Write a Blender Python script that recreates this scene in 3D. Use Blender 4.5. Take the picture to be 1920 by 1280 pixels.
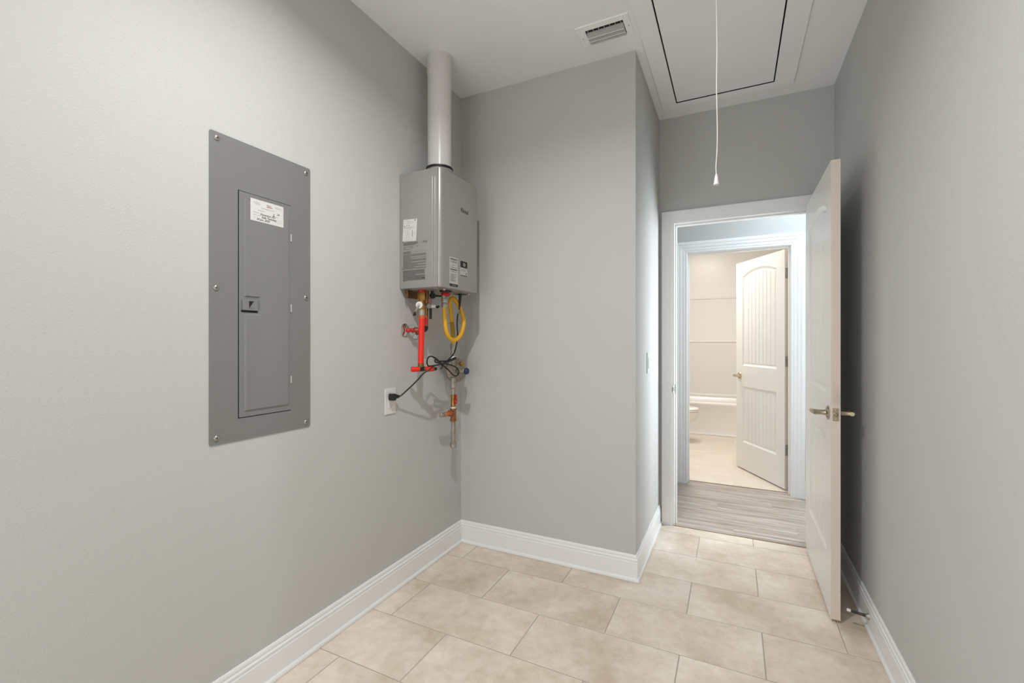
import bpy, bmesh, math, random
from mathutils import Vector, Matrix
random.seed(7)
PI = math.pi
C = bpy.context.scene.collection
scn = bpy.context.scene
for o in list(bpy.data.objects):
    bpy.data.objects.remove(o)

# ---------------------------------------------------------------- camera
cam_d = bpy.data.cameras.new('camera'); cam = bpy.data.objects.new('camera', cam_d); C.objects.link(cam)
cam.location = (0, 0, 1.2394); cam.rotation_euler = (PI/2, 0, 0.4556)
cam_d.sensor_width = 36.0; cam_d.lens = 847.8*36/1920; cam_d.shift_y = -1.17/1920
cam_d.clip_start = 0.02; cam_d.clip_end = 60
scn.camera = cam

# ---------------------------------------------------------------- room dimensions (metres)
XL, YB, XC, YD, XR = -1.516, 2.377, -0.454, 3.209, 0.5305
H = 2.74
YR = -2.1                      # rear wall, behind the camera
YH0, YH1 = 3.329, 4.215        # hall between its two long walls
HX0, HX1 = -1.35, 2.1         # hall ends
YT0, YT1 = 4.335, 7.22         # bathroom
BX0, BX1 = -1.12, 0.60

# ---------------------------------------------------------------- world, lamps, exposure
w = bpy.data.worlds.new('world'); scn.world = w; w.use_nodes = True
w.node_tree.nodes['Background'].inputs[0].default_value = (0.80, 0.88, 1.0, 1)
w.node_tree.nodes['Background'].inputs[1].default_value = 1.0

def area(name, loc, rot, sx, sy, power, color):
    d = bpy.data.lights.new(name, 'AREA'); d.shape = 'RECTANGLE'; d.size = sx; d.size_y = sy
    d.energy = power; d.color = color
    o = bpy.data.objects.new(name, d); o.location = loc; o.rotation_euler = rot; C.objects.link(o)
    return o
def point(name, loc, r, power, color):
    d = bpy.data.lights.new(name, 'POINT'); d.shadow_soft_size = r; d.energy = power; d.color = color
    o = bpy.data.objects.new(name, d); o.location = loc; C.objects.link(o)
    return o
LAMP = (-0.60, 0.86, 2.722)
def disc(name, loc, size, power, color):
    d = bpy.data.lights.new(name, 'AREA'); d.shape = 'DISK'; d.size = size; d.energy = power; d.color = color
    o = bpy.data.objects.new(name, d); o.location = loc; C.objects.link(o)
    return o
disc('utility_lamp_light', LAMP, 0.045, 21.5, (0.98, 0.99, 1.0)).data.spread = math.radians(155)
# unseen fill lights added on the rear and left walls to brighten the room
area('rear_fill_light', (-0.50, YR+0.015, 1.25), (PI/2, 0, 0), 1.5, 1.9, 20, (0.88, 0.94, 1.0))
area('side_fill_light', (XL+0.015, -1.10, 1.15), (0, -PI/2, 0), 1.7, 1.3, 22, (0.88, 0.94, 1.0))
# hall: unseen cool fill light added right of the bathroom doorway, weak ceiling lamp; bathroom: warm ceiling lamp
area('hall_fill_light', (1.16, 3.99, 1.35), (-PI/2, 0, math.radians(-55)), 0.50, 1.7, 24, (0.83, 0.915, 1.0)).data.spread = math.radians(100)
area('hall_ceiling_light', (0.62, 3.78, H-0.03), (0, 0, 0), 0.35, 0.35, 12, (0.70, 0.85, 1.0))
area('bath_ceiling_light', (-0.45, 5.14, H-0.03), (0, 0, 0), 0.5, 0.5, 37, (1.0, 0.965, 0.94))
scn.view_settings.view_transform = 'Standard'
scn.view_settings.look = 'None'
scn.view_settings.exposure = 0.0
scn.view_settings.gamma = 1.0
scn.view_settings.use_curve_mapping = False

# ---------------------------------------------------------------- materials
def lin(r, g, b):
    f = lambda v: ((v/255+0.055)/1.055)**2.4 if v/255 > 0.04045 else v/255/12.92
    return (f(r), f(g), f(b), 1)
def mat(name, rgb, rough=0.5, metal=0.0, spec=0.5, bump=None, var=None, coat=0.0, lin_in=False):
    m = bpy.data.materials.new(name); m.use_nodes = True
    nt = m.node_tree; b = nt.nodes['Principled BSDF']
    col = rgb if lin_in else lin(*rgb)
    b.inputs['Base Color'].default_value = col
    b.inputs['Roughness'].default_value = rough
    b.inputs['Metallic'].default_value = metal
    b.inputs['Specular IOR Level'].default_value = spec
    b.inputs['Coat Weight'].default_value = coat
    tc = nt.nodes.new('ShaderNodeTexCoord')
    if var:
        scale, amt = var
        n = nt.nodes.new('ShaderNodeTexNoise'); n.inputs['Scale'].default_value = scale; n.inputs['Detail'].default_value = 5
        nt.links.new(tc.outputs['Object'], n.inputs['Vector'])
        mr = nt.nodes.new('ShaderNodeMapRange'); mr.inputs[1].default_value = 0.3; mr.inputs[2].default_value = 0.7
        mr.inputs[3].default_value = 1-amt; mr.inputs[4].default_value = 1+amt
        nt.links.new(n.outputs[0], mr.inputs[0])
        mx = nt.nodes.new('ShaderNodeVectorMath'); mx.operation = 'SCALE'
        mx.inputs[0].default_value = col[:3]
        nt.links.new(mr.outputs[0], mx.inputs['Scale']); nt.links.new(mx.outputs[0], b.inputs['Base Color'])
    if bump:
        scale, dist = bump
        n = nt.nodes.new('ShaderNodeTexNoise'); n.inputs['Scale'].default_value = scale; n.inputs['Detail'].default_value = 3
        nt.links.new(tc.outputs['Object'], n.inputs['Vector'])
        bp = nt.nodes.new('ShaderNodeBump'); bp.inputs['Distance'].default_value = dist; bp.inputs['Strength'].default_value = 0.6
        nt.links.new(n.outputs[0], bp.inputs['Height']); nt.links.new(bp.outputs[0], b.inputs['Normal'])
    return m

M = {}
M['wall'] = mat('wall_paint', (196, 195, 191), 0.62, spec=0.35, bump=(190, 0.0016))
M['hallwall'] = M['wall']
M['ceil'] = mat('ceiling_paint', (245, 244, 242), 0.8, spec=0.2, bump=(120, 0.001))
M['trim'] = mat('white_trim_paint', (238, 237, 235), 0.35, spec=0.5)
M['door'] = mat('white_door_paint', (230, 227, 221), 0.30, spec=0.5)
M['dooredge'] = mat('door_edge_paint', (220, 205, 192), 0.5)
M['hatch'] = mat('hatch_paint', (247, 246, 244), 0.6)
M['louvre'] = mat('louvre_grey_white', (176, 175, 173), 0.5)
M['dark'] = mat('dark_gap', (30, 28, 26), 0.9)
M['bathwall'] = mat('bath_wall_paint', (234, 230, 222), 0.6)
M['surround'] = mat('glossy_white_acrylic', (236, 232, 226), 0.27, spec=0.6)
M['porcelain'] = mat('porcelain', (240, 236, 228), 0.1, spec=0.6)
M['panel'] = mat('grey_enamel_steel', (126, 125, 122), 0.38, spec=0.5, bump=(300, 0.0002))
M['screw'] = mat('zinc_screw', (175, 172, 165), 0.35, metal=0.9)
M['paper'] = mat('white_label_paper', (214, 210, 206), 0.6)
M['ink'] = mat('black_ink', (35, 33, 33), 0.7)
M['inkg'] = mat('grey_ink', (170, 167, 165), 0.7)
M['inkred'] = mat('red_ink', (170, 95, 95), 0.7)
M['silver'] = mat('silver_painted_steel', (166, 162, 158), 0.36, metal=0.40, spec=0.5, bump=(500, 0.0001))
M['print'] = mat('dark_grey_print', (98, 94, 91), 0.6)
M['label'] = mat('grey_label_film', (186, 183, 179), 0.4)
M['logo'] = mat('logo_print', (80, 80, 76), 0.5)
M['pvc'] = mat('white_pvc', (216, 211, 206), 0.28, spec=0.5)
M['black'] = mat('black_rubber', (24, 23, 23), 0.45)
M['brass'] = mat('brass', (176, 132, 70), 0.33, metal=0.85, var=(60, .15))
M['brassd'] = mat('aged_brass', (128, 100, 60), 0.45, metal=0.6, var=(80, .2))
M['chrome'] = mat('chrome', (215, 215, 213), 0.08, metal=1.0)
M['nickel'] = mat('satin_nickel', (186, 172, 150), 0.25, metal=1.0)
M['steel'] = mat('galvanised_steel', (176, 171, 160), 0.4, metal=0.6, var=(70, .15))
M['springm'] = mat('dark_spring_steel', (92, 88, 84), 0.35, metal=0.8)
M['cast'] = mat('cast_zinc', (150, 139, 127), 0.38, metal=0.55, var=(60, .15))
M['iron'] = mat('galvanised_pipe', (158, 150, 138), 0.42, metal=0.45, var=(50, .18))
M['redpex'] = mat('red_tubing', (236, 38, 22), 0.4)
M['redd'] = mat('red_plastic', (190, 30, 30), 0.4)
M['orange'] = mat('orange_crimp', (196, 96, 48), 0.5)
M['copper'] = mat('copper_brown_tee', (146, 94, 58), 0.45, metal=0.35, var=(60, .15))
M['yellow'] = mat('yellow_coated_hose', (226, 168, 24), 0.38)
M['tag'] = mat('olive_tag', (160, 135, 30), 0.5)
M['whitep'] = mat('white_plastic', (226, 222, 218), 0.35)
M['pink'] = mat('faded_pink_cap', (178, 120, 118), 0.5)
M['blue'] = mat('navy_cap', (30, 38, 78), 0.4)
M['cream'] = mat('almond_tile_grout', (214, 205, 192), 0.8)
M['grout'] = mat('grey_beige_grout', (176, 165, 152), 0.9)
M['wood'] = mat('pine_frame', (176, 148, 110), 0.7)
M['glass'] = mat('lamp_glass', (250, 246, 238), 0.3)
b = M['glass'].node_tree.nodes['Principled BSDF']
b.inputs['Emission Color'].default_value = (1, .93, .85, 1); b.inputs['Emission Strength'].default_value = 6

def tile_material(name, base, dark, rough, rand=0.05, streak=None, wscale=3.2):
    m = bpy.data.materials.new(name); m.use_nodes = True
    nt = m.node_tree; N = nt.nodes; L = nt.links; bs = N['Principled BSDF']
    geo = N.new('ShaderNodeNewGeometry')
    mp = N.new('ShaderNodeMapping'); L.new(geo.outputs['Position'], mp.inputs['Vector'])
    if streak: mp.inputs['Scale'].default_value = streak
    oi = N.new('ShaderNodeObjectInfo')
    add = N.new('ShaderNodeVectorMath'); add.operation = 'ADD'
    mul = N.new('ShaderNodeMath'); mul.operation = 'MULTIPLY'; mul.inputs[1].default_value = 37.0
    L.new(oi.outputs['Random'], mul.inputs[0])
    L.new(mp.outputs[0], add.inputs[0]); L.new(mul.outputs[0], add.inputs[1])
    n1 = N.new('ShaderNodeTexNoise'); n1.inputs['Scale'].default_value = wscale; n1.inputs['Detail'].default_value = 8; n1.inputs['Roughness'].default_value = .62
    n2 = N.new('ShaderNodeTexNoise'); n2.inputs['Scale'].default_value = wscale*7; n2.inputs['Detail'].default_value = 6; n2.inputs['Roughness'].default_value = .7
    L.new(add.outputs[0], n1.inputs['Vector']); L.new(add.outputs[0], n2.inputs['Vector'])
    mixf = N.new('ShaderNodeMath'); mixf.operation = 'MULTIPLY_ADD'; mixf.inputs[1].default_value = .45
    L.new(n2.outputs[0], mixf.inputs[0]); L.new(n1.outputs[0], mixf.inputs[2])
    r = N.new('ShaderNodeMapRange'); r.inputs[1].default_value = .52; r.inputs[2].default_value = .92
    L.new(mixf.outputs[0], r.inputs[0])
    mx = N.new('ShaderNodeMix'); mx.data_type = 'RGBA'
    mx.inputs['A'].default_value = base; mx.inputs['B'].default_value = dark
    L.new(r.outputs[0], mx.inputs['Factor'])
    hs = N.new('ShaderNodeHueSaturation')
    mr = N.new('ShaderNodeMapRange'); mr.inputs[3].default_value = 1-rand; mr.inputs[4].default_value = 1+rand
    L.new(oi.outputs['Random'], mr.inputs[0]); L.new(mr.outputs[0], hs.inputs['Value'])
    L.new(mx.outputs['Result'], hs.inputs['Color']); L.new(hs.outputs[0], bs.inputs['Base Color'])
    bs.inputs['Roughness'].default_value = rough
    bp = N.new('ShaderNodeBump'); bp.inputs['Distance'].default_value = .0008; bp.inputs['Strength'].default_value = .35
    L.new(n2.outputs[0], bp.inputs['Height']); L.new(bp.outputs[0], bs.inputs['Normal'])
    return m
M['tile'] = tile_material('beige_ceramic_tile', lin(240, 228, 214), lin(202, 183, 162), 0.34, 0.025)
M['plank'] = tile_material('grey_oak_vinyl', lin(204, 193, 182), lin(140, 126, 114), 0.36, 0.02, streak=(0.9, 16, 1), wscale=2.2)
M['btile'] = tile_material('cream_ceramic_tile', lin(228, 217, 202), lin(214, 201, 184), 0.3, 0.02)

# ---------------------------------------------------------------- mesh helpers
class MB:
    def __init__(s): s.v = []; s.f = []
    def add(s, vs, fs):
        o = len(s.v); s.v += [tuple(v) for v in vs]; s.f += [tuple(i+o for i in f) for f in fs]; return s
    def box(s, x0, x1, y0, y1, z0, z1):
        x0, x1 = min(x0, x1), max(x0, x1); y0, y1 = min(y0, y1), max(y0, y1); z0, z1 = min(z0, z1), max(z0, z1)
        return s.add([(x0,y0,z0),(x1,y0,z0),(x1,y1,z0),(x0,y1,z0),(x0,y0,z1),(x1,y0,z1),(x1,y1,z1),(x0,y1,z1)],
                     [(0,3,2,1),(4,5,6,7),(0,1,5,4),(1,2,6,5),(2,3,7,6),(3,0,4,7)])
    def tube(s, pts, r, n=12, smooth=True, cap=True, rs=None):
        pts = [Vector(p) for p in pts]
        if smooth and len(pts) > 2: pts = spline(pts, 5)
        m = len(pts); rr = rs if rs else [r]*m
        if rs and len(rs) != m: rr = [rs[min(len(rs)-1, int(i*len(rs)/m))] for i in range(m)]
        t0 = (pts[1]-pts[0]).normalized()
        up = Vector((0,0,1)) if abs(t0.z) < .9 else Vector((1,0,0))
        a = t0.cross(up).normalized(); vs = []; fs = []
        for i, p in enumerate(pts):
            t = (pts[min(i+1,m-1)]-pts[max(i-1,0)]).normalized()
            a = (a - t*a.dot(t)).normalized(); bb = t.cross(a)
            for k in range(n):
                an = 2*PI*k/n; vs.append(p + (a*math.cos(an)+bb*math.sin(an))*rr[i])
        for i in range(m-1):
            for k in range(n):
                k2 = (k+1) % n; fs.append((i*n+k, i*n+k2, (i+1)*n+k2, (i+1)*n+k))
        if cap: fs.append(tuple(range(n-1,-1,-1))); fs.append(tuple((m-1)*n+k for k in range(n)))
        return s.add(vs, fs)
    def lathe(s, prof, o, axis=(0,0,1), n=24, ph=0.0):
        """prof: (radius, distance along axis); o: origin"""
        ax = Vector(axis).normalized(); up = Vector((0,0,1)) if abs(ax.z) < .9 else Vector((1,0,0))
        a = ax.cross(up).normalized(); bb = ax.cross(a); o = Vector(o); vs = []; fs = []
        for r, h in prof:
            for k in range(n):
                an = 2*PI*k/n+ph; vs.append(o+ax*h+(a*math.cos(an)+bb*math.sin(an))*max(r, 1e-5))
        for i in range(len(prof)-1):
            for k in range(n):
                k2 = (k+1) % n; fs.append((i*n+k, i*n+k2, (i+1)*n+k2, (i+1)*n+k))
        fs.append(tuple(range(n-1,-1,-1))); fs.append(tuple((len(prof)-1)*n+k for k in range(n)))
        return s.add(vs, fs)
    def prism(s, poly, axis, a0, a1):
        """poly: 2D points in the two other axes (cyclic order), extruded along axis"""
        def P(u, v, t):
            return {'x': (t,u,v), 'y': (u,t,v), 'z': (u,v,t)}[axis]
        n = len(poly); vs = [P(u,v,a0) for u,v in poly]+[P(u,v,a1) for u,v in poly]
        fs = [tuple(range(n)), tuple(range(2*n-1,n-1,-1))]+[(i,i+n,(i+1)%n+n,(i+1)%n) for i in range(n)]
        return s.add(vs, fs)
    def build(s, name, m, parent=None, smooth=False, bevel=0, seg=2, kind=None, angle=40):
        me = bpy.data.meshes.new(name); me.from_pydata(s.v, [], s.f)
        bm = bmesh.new(); bm.from_mesh(me); bmesh.ops.recalc_face_normals(bm, faces=bm.faces); bm.to_mesh(me); bm.free()
        o = bpy.data.objects.new(name, me); C.objects.link(o)
        me.materials.append(M[m] if isinstance(m, str) else m)
        if smooth:
            me.shade_smooth(); me.set_sharp_from_angle(angle=math.radians(angle))
        if bevel:
            bv = o.modifiers.new('bevel', 'BEVEL'); bv.width = bevel; bv.segments = seg; bv.limit_method = 'ANGLE'; bv.angle_limit = math.radians(35)
            if not smooth: me.shade_smooth(); me.set_sharp_from_angle(angle=math.radians(50))
            bv.harden_normals = True
        if parent:
            o.parent = parent; o.matrix_parent_inverse = Matrix.Identity(4)
            # geometry is given in world space for parents at a location: shift to local
            if parent.get('_w'):
                pl = Vector(parent['_w']); me.transform(Matrix.Translation(-pl)); o['_w'] = parent['_w']
        if kind: o['kind'] = kind
        return o
def spline(pts, k):
    out = []; n = len(pts)
    for i in range(n-1):
        p0 = pts[max(i-1,0)]; p1 = pts[i]; p2 = pts[i+1]; p3 = pts[min(i+2,n-1)]
        for j in range(k):
            t = j/k
            out.append(0.5*((2*p1)+(p2-p0)*t+(2*p0-5*p1+4*p2-p3)*t*t+(3*p1-p0-3*p2+p3)*t*t*t))
    out.append(pts[-1]); return out
def tag(o, label, cat, group=None, kind=None):
    o['label'] = label; o['category'] = cat
    if group: o['group'] = group
    if kind: o['kind'] = kind
    return o
def thing(name, label, cat, loc=(0,0,0), group=None, world=True):
    o = bpy.data.objects.new(name, None); C.objects.link(o); o.location = loc; o.empty_display_size = .05
    if world: o['_w'] = loc
    if label: tag(o, label, cat, group)
    return o
def struct(name, mb, m, label=None, **k):
    o = mb.build(name, m, **k); o['kind'] = 'structure'
    if label: o['label'] = label
    return o
def structE(name, label, loc=(0,0,0)):
    o = thing(name, None, None, loc); o['kind'] = 'structure'
    if label: o['label'] = label
    return o

# ---------------------------------------------------------------- room shell
T = 0.11
struct('wall_left', MB().box(XL-T, XL, YR-T, YH0, -0.1, H), 'wall', 'long pale grey wall carrying the grey breaker panel and the water heater')
struct('wall_back', MB().box(XL, XC, YB, YB+T, -0.1, H), 'wall', 'short grey wall beside the water heater, ending at the outside corner')
struct('wall_return', MB().box(XC-T, XC, YB+T, YD, -0.1, H), 'wall', 'narrow grey wall with the light switch, leading to the doorway')
struct('wall_right', MB().box(XR, XR+T, YR-T, YD, -0.1, H), 'wall', 'grey wall behind the open door on the right')
JX0, JX1, JZ = -0.357, 0.408, 2.028      # opening of the nearer doorway (jamb faces)
JT = 0.018
wb = MB().box(XL, JX0-JT, YD, YH0, -0.1, H).box(JX1+JT, HX1, YD, YH0, -0.1, H).box(JX0-JT, JX1+JT, YD, YH0, JZ+JT, H)
struct('wall_doorway', wb, 'wall', 'grey wall with the nearer doorway, above and around its white casing')
# rear wall (behind the camera), solid behind the frame added round its fill light
WX0, WX1, WZ0, WZ1 = -1.25, 0.25, 0.3, 2.2
struct('wall_rear', MB().box(XL, XR, YR-T, YR, -0.1, H), 'wall', 'rear wall of the utility room, behind the viewer')
wf = structE('rear_fill_frame', 'white frame added around the unseen fill light on the rear wall', (0,0,0))
fr = MB()
for b_ in ((WX0-.06,WX1+.06,WZ0-.06,WZ0), (WX0-.06,WX1+.06,WZ1,WZ1+.06), (WX0-.06,WX0,WZ0,WZ1), (WX1,WX1+.06,WZ0,WZ1)):
    fr.box(b_[0], b_[1], YR, YR+.03, b_[2], b_[3])
fr.build('fill_frame', 'trim', wf)

wf = structE('side_fill_frame', 'white frame added around the unseen fill light on the left wall behind the viewer', (0,0,0))  # frame added round the side fill light; the wall behind is solid
fr = MB()
for b_ in ((-1.81,-.39,.24,.30), (-1.81,-.39,2.0,2.06), (-1.81,-1.75,.30,2.0), (-.45,-.39,.30,2.0)):
    fr.box(XL, XL+.03, b_[0], b_[1], b_[2], b_[3])
fr.build('fill_frame', 'trim', wf)
# slanted panel and frame added round the hall fill light, facing the doorway
backing = structE('hall_fill_backing', 'slanted panel and frame added around the hall fill light, out of view on the right', (1.16, 3.99, 0)); backing['_w'] = (0,0,0)
backing.rotation_euler = (0, 0, math.radians(-55))
MB().box(-.42, .30, .012, .060, -.05, H).build('backing_panel', 'wall', backing)
for b_ in ((-.30,.30,.44,.50), (-.30,.30,2.20,2.26), (-.30,-.25,.50,2.20), (.25,.30,.50,2.20)):
    MB().box(b_[0], b_[1], -.012, .012, b_[2], b_[3]).build('fill_frame', 'trim', backing)
# ceiling with the hatch opening
HX_0, HX_1, HY0, HY1 = -0.327, 0.2155, 1.63, 3.003
cm = MB().box(XL-T, HX_0, YR-T, YH0-.05, H, H+.05).box(HX_1, XR+T, YR-T, YH0-.05, H, H+.05).box(HX_0, HX_1, YR-T, HY0, H, H+.05).box(HX_0, HX_1, HY1, YH0-.05, H, H+.05)
struct('ceiling', cm, 'ceil', 'flat ceiling of the utility room')

# ---------------------------------------------------------------- floors
def tiles(name, label, x0, x1, y0, y1, rows, joints, length, gap, thick, mt, piece, grout, jit=0.0, ch=.0012):
    fl = structE(name, label, (0,0,0))
    MB().box(x0, x1, y0, y1, -0.06, -0.0012).build('grout', grout, fl)
    cache = {}
    for (ya, yb), jo in zip(rows, joints):
        ya2, yb2 = max(ya, y0), min(yb, y1)
        k = math.floor((x0-jo)/length)-1
        while True:
            xa = jo+k*length; xb = xa+length; k += 1
            if xa >= x1: break
            a, bb = max(xa, x0), min(xb, x1)
            if bb-a < .01 or yb2-ya2 < .01: continue
            g = gap/2
            wx, wy = round(bb-a-gap, 4), round(yb2-ya2-gap, 4); key = (wx, wy)
            if key not in cache:
                c = ch
                me = bpy.data.meshes.new(piece)
                hx, hy = wx/2, wy/2
                vs = [(-hx,-hy,-thick),(hx,-hy,-thick),(hx,hy,-thick),(-hx,hy,-thick),
                      (-hx,-hy,-c),(hx,-hy,-c),(hx,hy,-c),(-hx,hy,-c),
                      (-hx+c,-hy+c,0),(hx-c,-hy+c,0),(hx-c,hy-c,0),(-hx+c,hy-c,0)]
                fs = [(0,1,5,4),(1,2,6,5),(2,3,7,6),(3,0,4,7),(4,5,9,8),(5,6,10,9),(6,7,11,10),(7,4,8,11),(8,9,10,11)]
                me.from_pydata(vs, [], fs); me.materials.append(M[mt]); cache[key] = me
            o = bpy.data.objects.new(piece, cache[key]); C.objects.link(o); o.parent = fl
            o.location = ((a+bb)/2, (ya2+yb2)/2, random.uniform(-jit, 0))
    return fl
rows, jn = [(3.09, 3.205)], [0.108]
y = 3.09; k = 0
while y > YR:
    rows.append((y-.2985, y)); jn.append(-0.192 if k % 2 == 0 else 0.108); y -= .2985; k += 1
tiles('floor', 'beige rectangular floor tiles laid in running bond', XL, XR, YR, 3.205, rows, jn, .600, .0036, .008, 'tile', 'tile', 'grout', .0003)
# hall: vinyl planks running across
rows = [(3.208+.152*i, 3.208+.152*(i+1)) for i in range(8)]
tiles('floor', 'grey wood-look vinyl planks of the hall beyond the doorway', HX0, HX1, 3.208, 4.30, rows, [(.37*i) % 1.22 for i in range(8)], 1.22, .0004, .006, 'plank', 'plank', 'grout', ch=.0003)
MB().box(-.357, .408, 3.2035, 3.2095, -.01, .0015).build('floor_transition', M['brassd'], None)
o = bpy.data.objects['floor_transition']; tag(o, 'thin dark strip where beige tile meets the vinyl planks', 'threshold')
# bathroom tiles
rows = [(4.30+.3*i, 4.30+.3*(i+1)) for i in range(9)]
tiles('floor', 'cream floor tiles of the bathroom', BX0, BX1, 4.303, 6.5, rows, [(.3*(i % 2)) for i in range(9)], .6, .002, .008, 'btile', 'tile', 'cream')
MB().box(-.36, .405, 4.2975, 4.3035, -.01, .003).build('floor_transition', M['brassd'], None)
tag(bpy.data.objects['floor_transition.001'], 'thin dark strip at the bathroom threshold', 'threshold')
# subfloor for everything
# ---------------------------------------------------------------- hall and bathroom shell
J2X0, J2X1, J2Z = -0.360, 0.408, 2.000
hw = MB().box(HX0, J2X0-JT, YH1, YT0, -0.1, H).box(J2X1+JT, HX1, YH1, YT0, -0.1, H).box(J2X0-JT, J2X1+JT, YH1, YT0, J2Z+JT, H)
struct('wall_hall_far', hw, 'wall', 'far wall of the hall, around the bathroom doorway')
struct('wall_hall_left', MB().box(HX0-T, HX0, YH0, YH1, -0.1, H), 'wall', 'left end wall of the hall')
struct('wall_hall_right', MB().box(HX1, HX1+T, YH0, YH1, -0.1, H), 'wall', 'right end wall of the hall')
struct('ceiling', MB().box(HX0-T, HX1+T, YH0-.05, YT0-.02, H, H+.05), 'ceil', 'flat ceiling of the hall')
struct('wall_bath_left', MB().box(BX0-T, BX0, YT0, YT1+T, -0.1, H), 'bathwall', 'left wall of the bathroom')
struct('wall_bath_right', MB().box(BX1, BX1+T, YT0, YT1+T, -0.1, H), 'bathwall', 'right wall of the bathroom behind its open door')
struct('wall_bath_far', MB().box(BX0, BX1, YT1, YT1+T, -0.1, H), 'bathwall', 'far wall of the bathroom above the tub surround')
struct('ceiling', MB().box(BX0-T, BX1+T, YT0-.02, YT1+T, H, H+.05), 'ceil', 'flat ceiling of the bathroom')

# ---------------------------------------------------------------- baseboards (profile swept along a path with mitred joints)
BB = [(0,0),(.0185,0),(.0205,.004),(.0195,.012),(.0150,.0185),(.0125,.0195),(.0120,.0960),(.0098,.0995),(.0108,.1020),(.0105,.1100),(.0082,.1140),(.0062,.1155),(.0072,.1180),(.0068,.1270),(.0045,.1325),(.0030,.1345),(0,.1345)]
def sweep(path, prof, name, side=1):
    """path: 2D points; offset grows to the left (side=1) of the travel direction; returns one MB per segment"""
    P = [Vector(p) for p in path]; n = len(P)
    def nrm(a, b):
        d = (b-a).normalized(); return Vector((-d.y, d.x))*side
    offs = []
    for i in range(n):
        if i == 0: m = nrm(P[0], P[1])
        elif i == n-1: m = nrm(P[-2], P[-1])
        else:
            a, b_ = nrm(P[i-1], P[i]), nrm(P[i], P[i+1]); m = (a+b_); m = m/(m.dot(a))
        offs.append(m)
    out = []
    for i in range(n-1):
        mb = MB(); k = len(prof)
        vs = [(P[j].x+offs[j].x*o_, P[j].y+offs[j].y*o_, z) for j in (i, i+1) for o_, z in prof]
        fs = [(q, (q+1) % k, (q+1) % k+k, q+k) for q in range(k)]+[tuple(range(k)), tuple(range(2*k-1, k-1, -1))]
        out.append(mb.add(vs, fs))
    return out
CO, CI = -0.4395, -0.3705      # casing outer / inner (left side)
segs = sweep([(XL, YR), (XL, YB), (XC, YB), (XC, YD)], BB, 'b', side=-1)
for nm, sg, lb in zip(('baseboard_left', 'baseboard_back', 'baseboard_return'), segs,
                      ('long white baseboard under the breaker panel', 'white baseboard between the water heater corner and the outside corner', 'white baseboard below the light switch')):
    struct(nm, sg, 'trim', lb, smooth=True, angle=25)
segs = sweep([(XR, YR), (XR, YD), (0.4895, YD)], BB, 'b', side=1)
struct('baseboard_right', segs[0], 'trim', 'white baseboard behind the open door along the right wall', smooth=True, angle=25)
struct('baseboard_doorway', segs[1], 'trim', 'short baseboard right of the doorway casing', smooth=True, angle=25)
for nm, a, b_ in (('baseboard_hall_left', (HX0, YH1), (-.452, YH1)), ('baseboard_hall_right', (.503, YH1), (HX1, YH1))):
    struct(nm, sweep([a, b_], BB, 'b', side=-1)[0], 'trim', 'white hall baseboard %s of the bathroom doorway' % nm.split('_')[-1], smooth=True, angle=25)
for nm, a, b_, s_ in (('baseboard_bath_right', (BX1, YT0), (BX1, 6.45), 1), ('baseboard_bath_left', (BX0, YT0), (BX0, 6.45), -1)):
    struct(nm, sweep([a, b_], BB, 'b', side=s_)[0], 'trim', 'white bathroom baseboard on the %s' % nm.split('_')[-1], smooth=True, angle=25)

# ---------------------------------------------------------------- door casings and jambs
def casing(prof, xi0, xi1, zi, yf, sgn):
    """prof (w from inner edge outwards, proud). Three mitred boards facing -Y (sgn=-1) or +Y (1)."""
    k = len(prof); out = []
    def ring(kind, w, d):
        y = yf+sgn*d
        return {'bl': (xi0-w, y, 0.0), 'tl': (xi0-w, y, zi+w), 'tr': (xi1+w, y, zi+w), 'br': (xi1+w, y, 0.0)}[kind]
    for a, b_ in (('bl', 'tl'), ('tl', 'tr'), ('tr', 'br')):
        vs = [ring(a, w, d) for w, d in prof]+[ring(b_, w, d) for w, d in prof]
        fs = [(q, (q+1) % k, (q+1) % k+k, q+k) for q in range(k)]+[tuple(range(k)), tuple(range(2*k-1, k-1, -1))]
        out.append(MB().add(vs, fs))
    return out
PA = [(0,0),(0,.008),(.002,.0095),(.008,.0095),(.010,.0110),(.030,.0125),(.055,.0150),(.064,.0155),(.0685,.0140),(.069,0)]
PB = [(0,0),(0,.008),(.003,.010),(.010,.010),(.013,.0078),(.016,.0078),(.019,.011),(.034,.012),(.037,.010),(.040,.010),(.044,.0145),(.062,.016),(.066,.0145),(.070,.018),(.088,.0195),(.094,.018),(.095,0)]
def doorway(n, label, x0, x1, z, y0, y1, pf, prof_f, pb, rev=.012):
    e = structE('trim_%d' % n, label)
    for s_, (yf, sg, pr) in enumerate(((y0, -1, pf), (y1, 1, pb))):
        for c_ in casing(pr, x0-rev, x1+rev, z+rev, yf, sg):
            c_.build('casing', 'trim', e, smooth=True, angle=20)
    j = MB().box(x0-JT, x0, y0-.001, y1+.001, 0, z).box(x1, x1+JT, y0-.001, y1+.001, 0, z).box(x0-JT, x1+JT, y0-.001, y1+.001, z, z+JT)
    j.build('jamb', 'trim', e, bevel=.0015)
    return e
e1 = doorway(1, 'white casing and jamb of the nearer doorway', JX0, JX1, JZ, YD, YH0, PA, PA, PB)
ys = YD+.040
MB().box(JX0, JX0+.010, ys, ys+.035, 0, JZ-.010).box(JX1-.010, JX1, ys, ys+.035, 0, JZ-.010).box(JX0, JX1, ys, ys+.035, JZ-.010, JZ).build('door_stop_strip', 'trim', e1, bevel=.001)
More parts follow.
